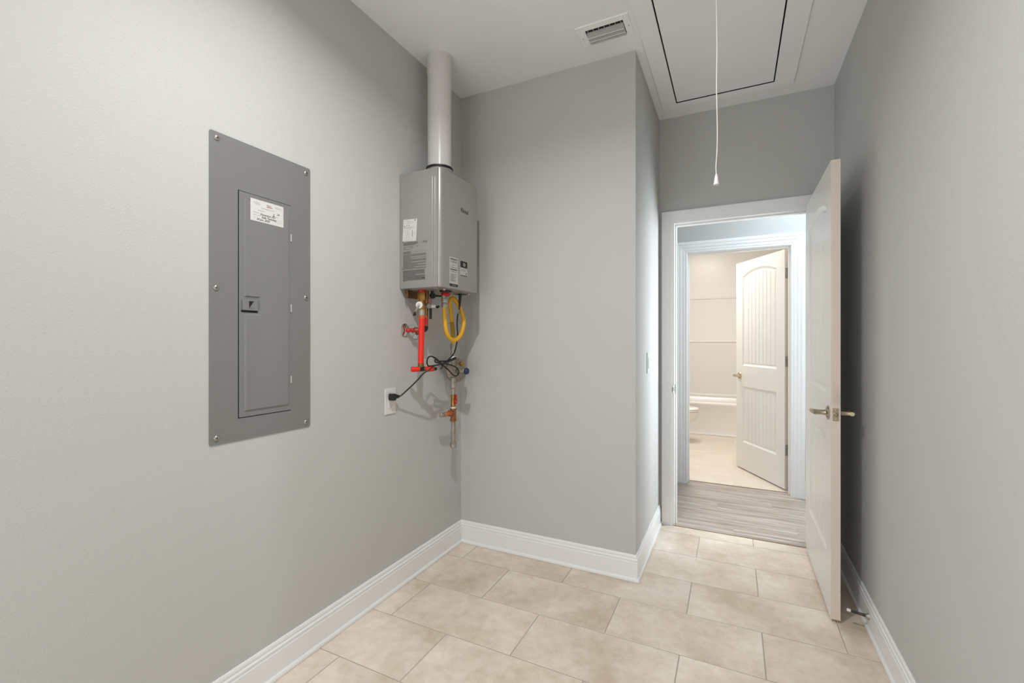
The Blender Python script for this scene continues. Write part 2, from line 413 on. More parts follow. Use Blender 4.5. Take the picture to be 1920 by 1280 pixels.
# strike plate with curved lip
sp = MB().box(JX0-.0005, JX0+.0012, YD+.004, YD+.034, .885, .945)
lip = [(JX0+.001, YD+.006), (JX0-.002, YD-.003), (JX0-.008, YD-.011)]
for zz0, zz1, ex in ((.893, .937, 1.0),):
    n_ = 10
    vs = []; fs = []
    for i in range(n_+1):
        a = -PI/2+PI*i/n_; zc = .915+.024*math.sin(a); dx = .014*math.cos(a)
        vs += [(JX0+.001, YD+.004, zc), (JX0-.001-dx*.35, YD-.004-dx*.6, zc), (JX0-.001-dx, YD-.008-dx*.5, zc)]
    for i in range(n_):
        for j in (0, 1): fs.append((i*3+j, i*3+j+1, (i+1)*3+j+1, (i+1)*3+j))
    sp.add(vs, fs)
sp.build('strike_plate', 'chrome', e1, smooth=True)
e2 = doorway(2, 'white stepped casing and jamb of the bathroom doorway', J2X0, J2X1, J2Z, YH1, YT0, PB, PB, PB, rev=.004)
MB().box(J2X0, J2X0+.010, 4.255, 4.293, 0, J2Z-.01).box(J2X1-.010, J2X1, 4.255, 4.293, 0, J2Z-.01).box(J2X0, J2X1, 4.255, 4.293, J2Z-.01, J2Z).build('door_stop_strip', 'trim', e2, bevel=.001)

# ---------------------------------------------------------------- two-panel arched doors
def arc_z(x, x0, x1, zs, rise):
    hw_ = (x1-x0)/2; R = (hw_*hw_+rise*rise)/(2*rise); xc = (x0+x1)/2
    return zs+rise-R+math.sqrt(max(R*R-(x-xc)**2, 0)), R, xc
def door_leaf(parent, W=.760, Hh=2.024, t=.035, y0=0.0, rev=False):
    st = .108
    px0, px1 = st, W-st
    pan = [(px0, px1, .255, .790, 0.0), (px0, px1, .988, 1.845, .052)]
    NA = 24
    prof = [(0,0),(.003,.0025),(.012,.0062),(.020,.0088),(.024,.0092),(.026,.0070),(.034,.0062)]
    def loop(p, ins):
        x0, x1, z0, zs, rise = p
        pts = [(x0+ins, z0+ins), (x1-ins, z0+ins)]
        if rise:
            hw_ = (x1-x0)/2; R = (hw_*hw_+rise*rise)/(2*rise); xc = (x0+x1)/2; zc = zs+rise-R; r = R-ins
            for i in range(NA+1):
                x = x1-ins-(x1-x0-2*ins)*i/NA; pts.append((x, zc+math.sqrt(r*r-(x-xc)**2)))
        else: pts += [(x1-ins, zs-ins), (x0+ins, zs-ins)]
        return pts
    for face in (0, 1):
        sgn = 1 if face == 0 else -1
        yf = y0 if face == 0 else y0+t
        mb = MB()
        P3 = lambda x, z, d: (x, yf+sgn*d, z)
        # stiles, rails around the panels
        quads = [(0, px0, 0, Hh), (px1, W, 0, Hh), (px0, px1, 0, pan[0][2]), (px0, px1, pan[0][3], pan[1][2])]
        for a, b_, c_, d_ in quads: mb.add([P3(a,c_,0),P3(b_,c_,0),P3(b_,d_,0),P3(a,d_,0)], [(0,1,2,3)])
        top = loop(pan[1], 0)[2:]
        for i in range(NA):
            (xa, za), (xb, zb) = top[i], top[i+1]
            mb.add([P3(xa,za,0),P3(xa,Hh,0),P3(xb,Hh,0),P3(xb,zb,0)], [(0,1,2,3)])
        for p in pan:
            loops = [loop(p, i_) for i_, d_ in prof]; n = len(loops[0])
            vs = [P3(x, z, prof[q][1]) for q, lp in enumerate(loops) for x, z in lp]
            fs = [(q*n+i, q*n+(i+1) % n, (q+1)*n+(i+1) % n, (q+1)*n+i) for q in range(len(loops)-1) for i in range(n)]
            mb.add(vs, fs)
            # planked field with V grooves
            ins, dep = prof[-1]; x0, x1 = p[0]+ins, p[1]-ins
            xs = []; npl = 8; pw = (x1-x0)/npl
            for i in range(npl+1):
                g = x0+i*pw
                if i in (0, npl): xs.append((g, dep))
                else: xs += [(g-.0035, dep), (g, dep+.0038), (g+.0035, dep)]
            if p[4]:  # extra samples so the top follows the arch
                ex = []
                for i in range(len(xs)-1):
                    ex.append(xs[i])
                    if xs[i+1][0]-xs[i][0] > .02:
                        for q in (1, 2): 
                            tt = q/3; ex.append((xs[i][0]*(1-tt)+xs[i+1][0]*tt, dep))
                ex.append(xs[-1]); xs = ex
            def topz(x):
                if not p[4]: return p[3]-ins
                hw_ = (p[1]-p[0])/2; R = (hw_*hw_+p[4]**2)/(2*p[4]); xc = (p[0]+p[1])/2; zc = p[3]+p[4]-R
                return zc+math.sqrt((R-ins)**2-(x-xc)**2)
            vs = []; fs = []
            for x, d_ in xs: vs += [P3(x, p[2]+ins, d_), P3(x, topz(x), d_)]
            for i in range(len(xs)-1): fs.append((2*i, 2*i+2, 2*i+3, 2*i+1))
            mb.add(vs, fs)
        o = mb.build('door_face', 'door', parent, smooth=True, angle=18)
        # consistent outward normals
        me = o.data; bm = bmesh.new(); bm.from_mesh(me)
        for f in bm.faces:
            if f.normal.y*sgn > 0: f.normal_flip()
        bm.to_mesh(me); bm.free()
    ed = MB()
    ya, yb = y0, y0+t
    ed.add([(0,ya,0),(W,ya,0),(W,ya,Hh),(0,ya,Hh),(0,yb,0),(W,yb,0),(W,yb,Hh),(0,yb,Hh)], [(0,1,5,4),(1,2,6,5),(2,3,7,6),(3,0,4,7)])
    ed.add([(.002,ya+.0135,.002),(W-.002,ya+.0135,.002),(W-.002,ya+.0135,Hh-.002),(.002,ya+.0135,Hh-.002)], [(0,1,2,3)])
    ed.build('door_edge', 'dooredge', parent)
def lever(parent, x, z, yface, sgn, reach=.058, length=.105, mt='nickel'):
    """lever handle; shaft leaves the face along sgn*y, grip points to the hinge (-x)"""
    mb = MB().lathe([(.031,0),(.032,.002),(.030,.006),(.020,.009),(.013,.011),(.0115,.020),(.0115,.044),(.013,.048)], (x, yface, z), (0,sgn,0), 28)
    h = mb.build('handle', mt, parent, smooth=True)
    g = MB().tube([(x+.014, yface+sgn*(reach-.008), z), (x, yface+sgn*(reach-.004), z+.001), (x-.03, yface+sgn*reach, z+.002), (x-.07, yface+sgn*(reach-.002), z), (x-length, yface+sgn*(reach-.008), z-.003)], .0095, 12,
                  rs=[.009,.0115,.012,.011,.010,.009,.0085,.008])
    g.build('lever', mt, h, smooth=True)
def hinge(parent, z, yk, xk=-.006, side=1):
    mb = MB().lathe([(.0055,-.044),(.0062,-.0435),(.0062,.0435),(.0055,.044)], (xk, yk, z), (0,0,1), 12)
    mb.box(-.0015, .0005, yk, yk-side*.030, z-.0445, z+.0445)
    mb.build('hinge', 'screw' if False else 'nickel', parent, smooth=True)

d1 = structE('door_1', 'white two-panel door standing open against the right wall', (.386, 3.172, .013)); d1['_w'] = (0,0,0)
d1.rotation_euler = (0, 0, -PI/2)
door_leaf(d1)
lever(d1, .700, .902, 0.0, -1)
lever(d1, .700, .902, .035, 1)
lp = MB().box(.7598, .7612, .006, .029, .902-.0285, .902+.0285).build('latch_plate', 'nickel', d1, bevel=.0005)
MB().lathe([(.0085,0),(.0085,.006),(.004,.010)], (.7605, .0175, .902), (1,0,0), 16).build('latch_bolt', 'nickel', lp, smooth=True)
MB().lathe([(.0035,0),(.0035,.0012),(.001,.0016)], (.7605, .0175, .902+.021), (1,0,0), 10).lathe([(.0035,0),(.0035,.0012),(.001,.0016)], (.7605, .0175, .902-.021), (1,0,0), 10).build('plate_screw', 'screw', lp, smooth=True)
for zz in (.25, 1.01, 1.80): hinge(d1, zz, .041, side=1)

d2 = structE('door_2', 'white two-panel arched door opened into the bathroom', (.380, 4.352, .013)); d2['_w'] = (0,0,0)
d2.rotation_euler = (0, 0, math.radians(119.1))
door_leaf(d2, W=.730, Hh=1.984, y0=-.035)
lever(d2, .672, .89, 0.0, 1, mt='nickel')
lever(d2, .672, .89, -.035, -1)
for zz in (.322, 1.055, 1.787):
    mb = MB().lathe([(.0055,-.044),(.0068,-.0435),(.0068,.0435),(.0055,.044)], (-.009, -.036, zz), (0,0,1), 12)
    mb.box(-.0022, .0, -.040, -.004, zz-.0445, zz+.0445)
    mb.build('hinge', 'steel', d2, smooth=True)

# ---------------------------------------------------------------- text helpers
def text_mesh(txt, size, shear=0.0, bold=0.0, align='LEFT'):
    cu = bpy.data.curves.new('t', 'FONT'); cu.body = txt; cu.size = size; cu.shear = shear; cu.offset = bold; cu.align_x = align
    cu.resolution_u = 2
    o = bpy.data.objects.new('t', cu); C.objects.link(o)
    dg = bpy.context.evaluated_depsgraph_get(); dg.update()
    me = bpy.data.meshes.new_from_object(o.evaluated_get(dg))
    vs = [tuple(v.co) for v in me.vertices]; fs = [tuple(p.vertices) for p in me.polygons]
    bpy.data.objects.remove(o); bpy.data.curves.remove(cu); bpy.data.meshes.remove(me)
    return vs, fs
def flat(mb, verts, faces, origin, u, v, n, d=.0004):
    o = Vector(origin)+Vector(n)*d; u = Vector(u); v = Vector(v)
    mb.add([o+u*a[0]+v*a[1] for a in verts], faces)
def rects(mb, rs, origin, u, v, n, d=.0004):
    for x0, x1, y0, y1 in rs: flat(mb, [(x0,y0),(x1,y0),(x1,y1),(x0,y1)], [(0,1,2,3)], origin, u, v, n, d)
def writing(mb, txt, size, at, origin, u, v, n, shear=0, bold=0, d=.0005, rot=0.0, align='LEFT'):
    vs, fs = text_mesh(txt, size, shear, bold, align)
    c, s_ = math.cos(rot), math.sin(rot)
    vs = [(at[0]+x*c-y_*s_, at[1]+x*s_+y_*c) for x, y_, _ in vs]
    flat(mb, vs, fs, origin, u, v, n, d)

# ---------------------------------------------------------------- breaker panel (flush in the left wall)
bp = thing('breaker_panel', 'tall grey steel electrical breaker panel flush in the left wall', 'electrical panel', (XL, 1.07, .90))
PY0, PY1, PZ0, PZ1 = .877, 1.263, .900, 1.922
DY0, DY1, DZ0, DZ1 = .973, 1.173, .978, 1.751
def rrect(y0, y1, z0, z1, r, n=5):
    pts = []
    for cy_, cz_, a0 in ((y1-r, z0+r, -PI/2), (y1-r, z1-r, 0), (y0+r, z1-r, PI/2), (y0+r, z0+r, PI)):
        for i in range(n+1):
            a = a0+PI/2*i/n; pts.append((cy_+r*math.cos(a), cz_+r*math.sin(a)))
    return pts
mb = MB().prism(rrect(PY0, PY1, PZ0, PZ1, .008), 'x', XL-.001, XL+.0035)
mb.build('cover', 'panel', bp, bevel=.001)
# shadow gap round the door and raised rim
g = MB()
for a in ((DY0-.003, DY0, DZ0-.003, DZ1+.003), (DY0, DY1, DZ1, DZ1+.0022), (DY0, DY1, DZ0-.003, DZ0)):
    g.box(XL+.0030, XL+.0037, *a)
g.build('door_gap', 'dark', bp)
dr = MB().prism(rrect(DY0, DY1, DZ0, DZ1, .003), 'x', XL+.0036, XL+.0056).build('door', 'panel', bp, bevel=.0008)
# embossed field of the door: raised plate, notched round the latch
EY0, EY1, EZ0, EZ1 = .990, 1.164, .997, 1.730
NZ0, NZ1, NY = 1.334, 1.391, 1.042
poly = [(EY0,EZ0),(EY1,EZ0),(EY1,EZ1),(EY0,EZ1),(EY0,NZ1),(NY,NZ1),(NY,NZ0),(EY0,NZ0)]
em = MB()
def ring3(ps, ins, xx):
    # inset an L/U-shaped orthogonal polygon
    n = len(ps); out = []
    for i in range(n):
        p0 = Vector(ps[i-1]); p1 = Vector(ps[i]); p2 = Vector(ps[(i+1) % n])
        d0 = (p1-p0).normalized(); d1_ = (p2-p1).normalized()
        n0 = Vector((-d0.y, d0.x)); n1 = Vector((-d1_.y, d1_.x)); q = p1+(n0+n1)*ins
        out.append((xx, q.x, q.y))
    return out
A = ring3(poly, 0, XL+.0052); B_ = ring3(poly, .0045, XL+.0098); n = len(A)
em.add(A+B_, [(i, (i+1) % n, (i+1) % n+n, i+n) for i in range(n)])
em.add(B_, [(0, 1, 6, 7), (6, 1, 2, 5), (5, 2, 3, 4)])
em.build('raised_field', 'panel', dr, smooth=True, angle=20)
lt = MB().box(XL+.0052, XL+.0120, .981, 1.037, 1.345, 1.382).build('latch', 'panel', dr, bevel=.0012)
MB().box(XL+.0118, XL+.0124, 1.004, 1.021, 1.352, 1.377).build('latch_slot', 'dark', lt)
pr = MB().prism([(1.0045, 1.3525), (1.0205, 1.3525), (1.0205, 1.3760)], 'x', XL+.0122, XL+.0130).build('latch_thumb', 'panel', lt)
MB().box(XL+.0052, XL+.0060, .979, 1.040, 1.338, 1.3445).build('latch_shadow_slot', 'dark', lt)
for z_ in (1.630, 1.363, 1.093):
    MB().box(XL+.0034, XL+.0085, 1.1705, 1.1755, z_-.014, z_+.014).build('hinge_clip', 'label', bp, bevel=.0008)
for y_, z_ in ((.900,1.901),(1.242,1.899),(.898,1.412),(1.242,1.409),(.899,.922),(1.242,.920)):
    s_ = MB().lathe([(.0095,0),(.0095,.0012),(.0075,.0038),(.004,.0048)], (XL+.0034, y_, z_), (1,0,0), 20).build('screw', 'screw', bp, smooth=True)
    MB().box(XL+.0078, XL+.0084, y_-.0045, y_+.0045, z_-.0007, z_+.0007).box(XL+.0078, XL+.0084, y_-.0007, y_+.0007, z_-.0045, z_+.0045).build('screw_slot', 'dark', s_)
# inspection sticker with handwriting
SY0, SZ0, SW, SH = 1.010, 1.6605, .128, .0765
st = MB().box(XL+.0098, XL+.0102, SY0, SY0+SW, SZ0, SZ0+SH).build('sticker', 'paper', dr)
O_ = (XL+.0102, SY0, SZ0); U_, V_, N_ = (0,1,0), (0,0,1), (1,0,0)
mk = MB()
writing(mk, 'Dominion VD', .0100, (.036, .0245), O_, U_, V_, N_, shear=.25, bold=.00012)
writing(mk, 'Subt Termites', .0100, (.041, .0150), O_, U_, V_, N_, shear=.25, bold=.00012)
writing(mk, '24 Jun, 2025', .0100, (.022, .0055), O_, U_, V_, N_, shear=.25, bold=.00012)
writing(mk, 'LA', .0090, (.101, .0395), O_, U_, V_, N_, shear=.2, bold=.00012)
writing(mk, '2', .0110, (.085, .0325), O_, U_, V_, N_, shear=.2, bold=.0002)
mk.build('handwriting', 'ink', st)
mk = MB()
rects(mk, [(.010,.034,.066,.0668),(.012,.036,.0625,.0633),(.016,.034,.0590,.0598),(.092,.118,.0655,.0663),(.096,.122,.0620,.0628),
           (.040,.092,.0495,.0510),(.028,.052,.0395,.0410),(.010,.032,.0295,.0310),(.010,.036,.0215,.0225),(.010,.018,.0125,.0135),(.092,.106,.0300,.0312),
           (.100,.120,.0190,.0197),(.092,.120,.0120,.0127)], O_, U_, V_, N_)
mk.build('printed_lines', 'inkg', st)
mk = MB(); rects(mk, [(.061,.083,.0585,.0605)], O_, U_, V_, N_); writing(mk, 'TERMI', .0070, (.058, .0620), O_, U_, V_, N_, shear=.2)
mk.build('red_heading', 'inkred', st)

# ---------------------------------------------------------------- tankless water heater
WX, WY0, WY1, WZ0_, WZ1_ = -1.2665, 1.803, 2.163, 1.500, 2.083
wh = thing('water_heater', 'silver tankless gas water heater hung in the corner', 'water heater', (XL, 1.98, 1.50))
def rr_xy(x0, x1, y0, y1, r, n=7):
    pts = [(x0, y0)]
    for cx_, cy_, a0 in ((x1-r, y0+r, -PI/2), (x1-r, y1-r, 0)):
        for i in range(n+1):
            a = a0+PI/2*i/n; pts.append((cx_+r*math.cos(a), cy_+r*math.sin(a)))
    pts.append((x0, y1)); return pts
bm_ = MB(); r0 = .020
sec = [(0.0, WZ0_+.012), (.0025, WZ0_+.004), (.010, WZ0_), ]
def ringz(ins, z): return [(x, y_, z) for x, y_ in rr_xy(XL+.004, WX-ins, WY0+ins, WY1-ins, r0-min(ins, .015)+.0)]
lv = [(.022, WZ0_), (.006, WZ0_+.0005), (.002, WZ0_+.003), (0, WZ0_+.010), (0, WZ1_-.010), (.002, WZ1_-.003), (.007, WZ1_)]
rg = [ringz(i_, z_) for i_, z_ in lv]; n = len(rg[0])
vs = [p for r_ in rg for p in r_]
fs = [(q*n+i, q*n+(i+1) % n, (q+1)*n+(i+1) % n, (q+1)*n+i) for q in range(len(rg)-1) for i in range(n)]
fs += [tuple(range(n)), tuple((len(rg)-1)*n+i for i in range(n))]
bm_.add(vs, fs)
body = bm_.build('casing', 'silver', wh, smooth=True, angle=30)
# recessed bottom pan
MB().box(XL+.02, WX-.03, WY0+.03, WY1-.03, WZ0_-.002, WZ0_+.001).build('bottom_pan', 'steel', wh)
# two embossed ribs and the cover seam on the side
for xx in (-1.3155, -1.2995):
    MB().tube([(xx, WY0+.0030, 1.548), (xx, WY0+.0006, 1.556), (xx, WY0+.0006, 2.030), (xx, WY0+.0030, 2.038)], .0042, 10, smooth=False).build('rib', 'silver', body, smooth=True)
MB().box(-1.2835, -1.2822, WY0-.0004, WY0+.001, 1.503, 2.075).build('cover_seam', 'print', body)
O_ = (XL, WY0, 0); 
for (x_, z_) in ((-1.4975, 1.735), (-1.4975, 1.60)):
    MB().lathe([(.004,0),(.003,.003)], (x_, WY0, z_), (0,-1,0), 10).build('screw', 'screw', body, smooth=True)
# rating label (white, slightly skewed) on the side facing the viewer
lb = MB().add([(-1.4975,WY0-.0004,1.7395),(-1.4125,WY0-.0004,1.7360),(-1.4060,WY0-.0004,1.8450),(-1.4905,WY0-.0004,1.8475)], [(0,1,2,3)]).build('rating_label', 'paper', body)
U2, V2, N2 = (1,0,0), (0,0,1), (0,-1,0)
O2 = (-1.4975, WY0, 1.7375)
mk = MB()
rects(mk, [(.012,.040,.101,.1017),(.030,.046,.096,.0975),(.046,.072,.094,.0952),(.010,.028,.091,.092),(.026,.064,.087,.0878),
           (.012,.070,.0690,.0698),(.012,.076,.0665,.0672),(.012,.072,.0635,.0643),(.030,.055,.0605,.0613),(.012,.024,.053,.0545),
           (.028,.035,.050,.053),(.012,.036,.045,.0458),(.020,.046,.040,.0408),(.020,.040,.0365,.0372),(.018,.044,.033,.0337),(.018,.046,.029,.0297),
           (.060,.066,.020,.052),(.074,.077,.028,.044),(.012,.052,.0170,.0178),(.016,.046,.0200,.0207),(.006,.080,.010,.0107),(.006,.068,.006,.0066)], O2, U2, V2, N2, .0007)
mk.build('label_lines', 'inkg', lb)
for cx_, cz_, rr_ in ((.0795,.1015,.0034),(.028,.0785,.0024),(.0405,.0790,.0024),(.0145,.0755,.0026)):
    MB().lathe([(rr_,0),(rr_,.0002)], (O2[0]+cx_, WY0-.0007, O2[2]+cz_), (0,-1,0), 14).build('label_mark', 'print', lb)
# warning text printed on the side
mk = MB(); rs_ = []
zt = 1.729; random.seed(3)
blocks = [(3, .0038, .090, .0024), (4, .0048, .055, .0016), (0, .006, 0, 0)]
for i in range(4): rs_.append((.004, .004+random.uniform(.082,.100)-(.02 if i == 3 else 0), zt-.0040*i, zt-.0040*i+.0026))
for i, (a, b_) in enumerate(((.0,.060),(.0,.012),(.0,.020),(.0,.040))): rs_.append((.004, .004+b_, 1.7085-.0045*i, 1.7085-.0045*i+.0015))
rs_ += [(.044,.058,1.700,1.7013),(.046,.066,1.704,1.7053),(.085,.093,1.7065,1.708),(.082,.099,1.7105,1.712)]
for i in range(3): rs_.append((.004, (.052,.048,.050)[i], 1.683-.0042*i, 1.6855-.0042*i))
zz = 1.669
pat = [.14,.14,.14,.045,.14,.05,.14,.14,.14,.05,.14,.14,.09,.14,.14,.07,.14,.14]
for i, w_ in enumerate(pat):
    rs_.append((.003, .003+w_, zz, zz+.0022)); zz -= .0042
zz -= .004
for i in range(15):
    w_ = .137+random.uniform(-.004, .002)
    if i in (6,): rs_.append((.001, .080, zz, zz+.0024))
    elif i == 14: rs_.append((.001, .020, zz, zz+.0024))
    else: rs_.append((.001, w_, zz, zz+.0026))
    zz -= .0037
rs_ += [(.142,.1426,1.620,1.672),(.070,.147,1.6822,1.6828),(.100,.128,1.7262,1.7268),(.084,.102,1.5505,1.5518),(.116,.138,1.5470,1.5500),(.116,.138,1.5515,1.5530),(.0,.116,1.5565,1.557)]
rects(mk, rs_, (-1.4955, WY0, 0), U2, V2, N2, .0005)
writing(mk, 'Rinnai', .0100, (.1385, 1.7250), (-1.4955, WY0, 0), U2, V2, N2, bold=.0004, align='CENTER')
rects(mk, [(.130,.150,1.7205,1.7215)], (-1.4955, WY0, 0), U2, V2, N2, .0005)
mk.build('warning_text', 'print', body)
# brand lettering and labels on the front
O3 = (WX, 0, 0); U3, V3, N3 = (0,1,0), (0,0,1), (1,0,0)
mk = MB(); writing(mk, 'Rinnai', .0300, (1.983, 1.908), O3, U3, V3, N3, bold=.0010); mk.build('brand_lettering', 'logo', body)
lf = MB().box(WX, WX+.0003, 1.879, 1.955, 1.512, 1.660).build('front_label', 'label', body)
for q_ in ((1.880,1.954,1.5125,1.526),(1.886,1.950,1.648,1.652),(1.886,1.948,1.596,1.600)):
    mk = MB(); rects(mk, [q_], O3, U3, V3, N3, .0006); mk.build('label_bar', 'ink', lf)
mk = MB()
r_ = [(1.892,1.948,1.6400,1.6415),(1.892,1.948,1.6360,1.6375),(1.896,1.950,1.6325,1.6338),(1.900,1.932,1.620,1.621),(1.892,1.950,1.6075,1.609),(1.900,1.946,1.586,1.5875),(1.888,1.920,1.5900,1.591)]
r_ += [(1.888, 1.888+random.uniform(.030,.055), 1.574-.004*i, 1.5752-.004*i) for i in range(10)]
rects(mk, r_, O3, U3, V3, N3, .0006); mk.build('label_text', 'print', lf)
mk = MB(); writing(mk, 'WARNING', .0085, (1.898, 1.5160), O3, U3, V3, N3, d=.0009); mk.build('label_heading', 'inkg', lf)
wl = MB().box(WX, WX+.0003, 1.977, 2.046, 1.577, 1.655).build('warranty_label', 'label', body)
for q_ in ((1.978,2.045,1.620,1.654),(1.978,2.045,1.577,1.5805)):
    mk = MB(); rects(mk, [q_], O3, U3, V3, N3, .0006); mk.build('label_band', 'ink', wl)
mk = MB(); writing(mk, '10', .0260, (2.0, 1.6275), O3, U3, V3, N3, bold=.0003, d=.0010); mk.build('label_numeral', 'paper', wl)
mk = MB(); rects(mk, [(1.984,2.030,1.612,1.613),(1.984,2.036,1.607,1.608),(1.984,2.030,1.602,1.603),(2.030,2.036,1.584,1.596)], O3, U3, V3, N3, .0006); mk.build('label_text', 'print', wl)
# bracket, drain plugs and small fittings under the casing
mb = MB().box(-1.494, -1.491, 1.822, 1.935, 1.458, 1.502).box(-1.494, -1.480, 1.822, 1.825, 1.458, 1.500)
br = mb.build('mounting_bracket', 'brassd', wh, bevel=.0008)
MB().lathe([(.004,0),(.003,.003)], (-1.491, 1.834, 1.467), (1,0,0), 10).build('screw', 'screw', br, smooth=True)
for xx, yy in ((-1.285, 1.86), (-1.30, 2.115), (-1.50, 2.10)):
    MB().lathe([(.008,0),(.009,.003),(.006,.010),(.004,.012)], (xx, yy, WZ0_), (0,0,-1), 14).build('screw', 'screw', wh, smooth=True)
MB().tube([(-1.405, 1.928, 1.502), (-1.405, 1.928, 1.480)], .008, 12, smooth=False).lathe([(.0145,0),(.0155,.003),(.0155,.012),(.013,.015)], (-1.41, 1.932, 1.474), (.85,-.5,0), 20).tube([(-1.40, 1.94, 1.474), (-1.372, 1.972, 1.474)], .0045, 8, smooth=False).build('drain_valve', 'black', wh, smooth=True)
MB().box(-1.345, -1.30, 1.905, 1.950, 1.488, 1.502).build('cable_cover', 'black', wh, bevel=.002)
MB().box(-1.385, -1.335, 2.095, 2.150, 1.494, 1.502).build('cable_gland', 'black', wh, bevel=.002)
for yy in (1.96, 1.99):
    MB().tube([(-1.33, yy, 1.496), (-1.34, yy+.04, 1.490), (-1.36, yy+.10, 1.496)], .0022, 8).build('wire', 'steel', wh, smooth=True)

# vent pipe
vp = thing('vent_pipe', 'thick white flue pipe rising from the heater to the ceiling', 'pipe', (-1.400, 1.984, WZ1_))
MB().lathe([(.0625,.014),(.0625,.560),(.0655,.562),(.0660,.600),(.0660,H-WZ1_)], (-1.400, 1.984, WZ1_), (0,0,1), 48).build('pipe', 'pvc', vp, smooth=True)
MB().lathe([(.0625,.056),(.0700,.057),(.0718,.062),(.0705,.068),(.0630,.070)], (-1.400, 1.984, WZ1_), (0,0,1), 48).build('gasket', 'black', vp, smooth=True)
MB().lathe([(.076,-.0005),(.072,.002),(.0670,.0050),(.0670,.050),(.0690,.055),(.064,.058)], (-1.400, 1.984, WZ1_), (0,0,1), 48).build('flue_collar', 'silver', vp, smooth=True)

# ---------------------------------------------------------------- water lines under the heater
def hexn(mb, c_, r_, z0, z1, n=6): return mb.lathe([(r_*.9, z0), (r_, z0+(z1-z0)*.12), (r_, z1-(z1-z0)*.12), (r_*.9, z1)], (c_[0], c_[1], 0), (0,0,1), n, ph=.3)
A1 = (-1.425, 1.865)
wl1 = thing('water_line', 'bright red vertical water tube with brass valve and red cross piece at its foot', 'pipe', (A1[0], A1[1], 1.08), group=None)
MB().lathe([(.018,1.484),(.018,1.5)], (A1[0], A1[1], 0), (0,0,1), 20).build('washer', 'redd', wl1, smooth=True)
hexn(MB(), A1, .0225, 1.446, 1.485).build('brass_nut', 'brass', wl1, smooth=True, angle=30)
MB().lathe([(.0145,1.397),(.0165,1.405),(.0165,1.425),(.0135,1.432),(.0135,1.448)], (A1[0], A1[1], 0), (0,0,1), 20).build('valve_body', 'brass', wl1, smooth=True)
vd = MB().lathe([(.0175,0),(.0185,.003),(.0175,.007),(.006,.009)], (-1.425, 1.846, 1.420), (.35,-1,0), 28).build('white_dial', 'whitep', wl1, smooth=True); vd['label'] = 'white dial'
MB().lathe([(.006,0),(.006,.004)], (-1.4215, 1.836, 1.420), (.35,-1,0), 14).build('dial_screw', 'screw', vd, smooth=True)
hv = MB().tube([(-1.423, 1.833, 1.416), (-1.424, 1.823, 1.397), (-1.426, 1.812, 1.384)], .0045, 8).build('drain_lever', 'steel', wl1, smooth=True)
MB().tube([(-1.426, 1.818, 1.388), (-1.428, 1.804, 1.368), (-1.424, 1.815, 1.372)], .0045, 8).build('lever_grip', 'black', hv, smooth=True)
MB().lathe([(.0150,1.370),(.0150,1.398)], (A1[0], A1[1], 0), (0,0,1), 20).build('steel_coupling', 'steel', wl1, smooth=True)
MB().lathe([(.0155,1.352),(.0155,1.366),(.0150,1.370)], (A1[0], A1[1], 0), (0,0,1), 20).build('crimp_ring', 'orange', wl1, smooth=True)
MB().tube([(A1[0], A1[1], 1.352), (A1[0]-.003, A1[1]-.004, 1.125)], .0148, 18, smooth=False).build('red_tube', 'redpex', wl1, smooth=True)
mb = MB().lathe([(.014,-.012),(.0155,-.006),(.0155,.006),(.012,.014)], (A1[0]-.003, A1[1]-.003, 1.114), (0,0,1), 16)
mb.tube([(-1.437, 1.846, 1.096), (-1.410, 1.886, 1.096)], .0125, 14, smooth=False)
mb.build('tee_fitting', 'brassd', wl1, smooth=True)
MB().tube([(-1.455, 1.820, 1.096), (-1.432, 1.852, 1.096)], .0132, 16, smooth=False).build('red_stub', 'redpex', wl1, smooth=True)
MB().tube([(-1.414, 1.878, 1.095), (-1.391, 1.912, 1.095)], .0132, 16, smooth=False).build('red_stub', 'redpex', wl1, smooth=True)
MB().tube([(-1.391, 1.912, 1.095), (-1.388, 1.917, 1.095)], .0120, 14, smooth=False).build('crimp_ring', 'copper', wl1, smooth=True)
MB().tube([(-1.388, 1.917, 1.095), (-1.380, 1.929, 1.095)], .0090, 14, smooth=False).build('end_plug', 'black', wl1, smooth=True)
MB().box(-1.425, -1.408, 1.848, 1.864, 1.088, 1.106).build('clamp', 'black', wl1, bevel=.002)

A2 = (-1.436, 1.914)
wl2 = thing('water_line', 'shorter dark red water tube behind, bending to the chrome wall flange', 'pipe', (A2[0], A2[1], 1.29))
hexn(MB(), A2, .0170, 1.455, 1.500).build('brass_nut', 'brassd', wl2, smooth=True, angle=30)
MB().lathe([(.011,1.372),(.012,1.39),(.0145,1.40),(.0145,1.43),(.012,1.455)], (A2[0], A2[1], 0), (0,0,1), 18).build('valve_body', 'brass', wl2, smooth=True)
A3 = (-1.424, 1.915)
MB().lathe([(.010,1.432),(.012,1.440),(.011,1.455),(.006,1.462)], (A3[0]+.004, A3[1]+.008, 0), (0,0,1), 14).build('pink_cap', 'pink', wl2, smooth=True)
MB().lathe([(.0135,0),(.0145,.004),(.0145,.018),(.010,.020)], (-1.426, 1.910, 1.420), (.87,-.2,0), 20).build('relief_valve', 'steel', wl2, smooth=True)
MB().box(-1.412, -1.404, 1.908, 1.924, 1.352, 1.408).build('black_lever', 'black', wl2, bevel=.003)
MB().tube([(-1.41, 1.925, 1.420), (-1.392, 1.938, 1.420)], .0085, 14, smooth=False).build('white_port', 'whitep', wl2, smooth=True)
MB().tube([(-1.392, 1.938, 1.418), (-1.384, 1.945, 1.414), (-1.380, 1.950, 1.422)], .0055, 10).build('port_cap', 'black', wl2, smooth=True)
MB().lathe([(.0115,1.360),(.0120,1.372)], (A2[0], A2[1], 0), (0,0,1), 16).build('crimp_ring', 'orange', wl2, smooth=True)
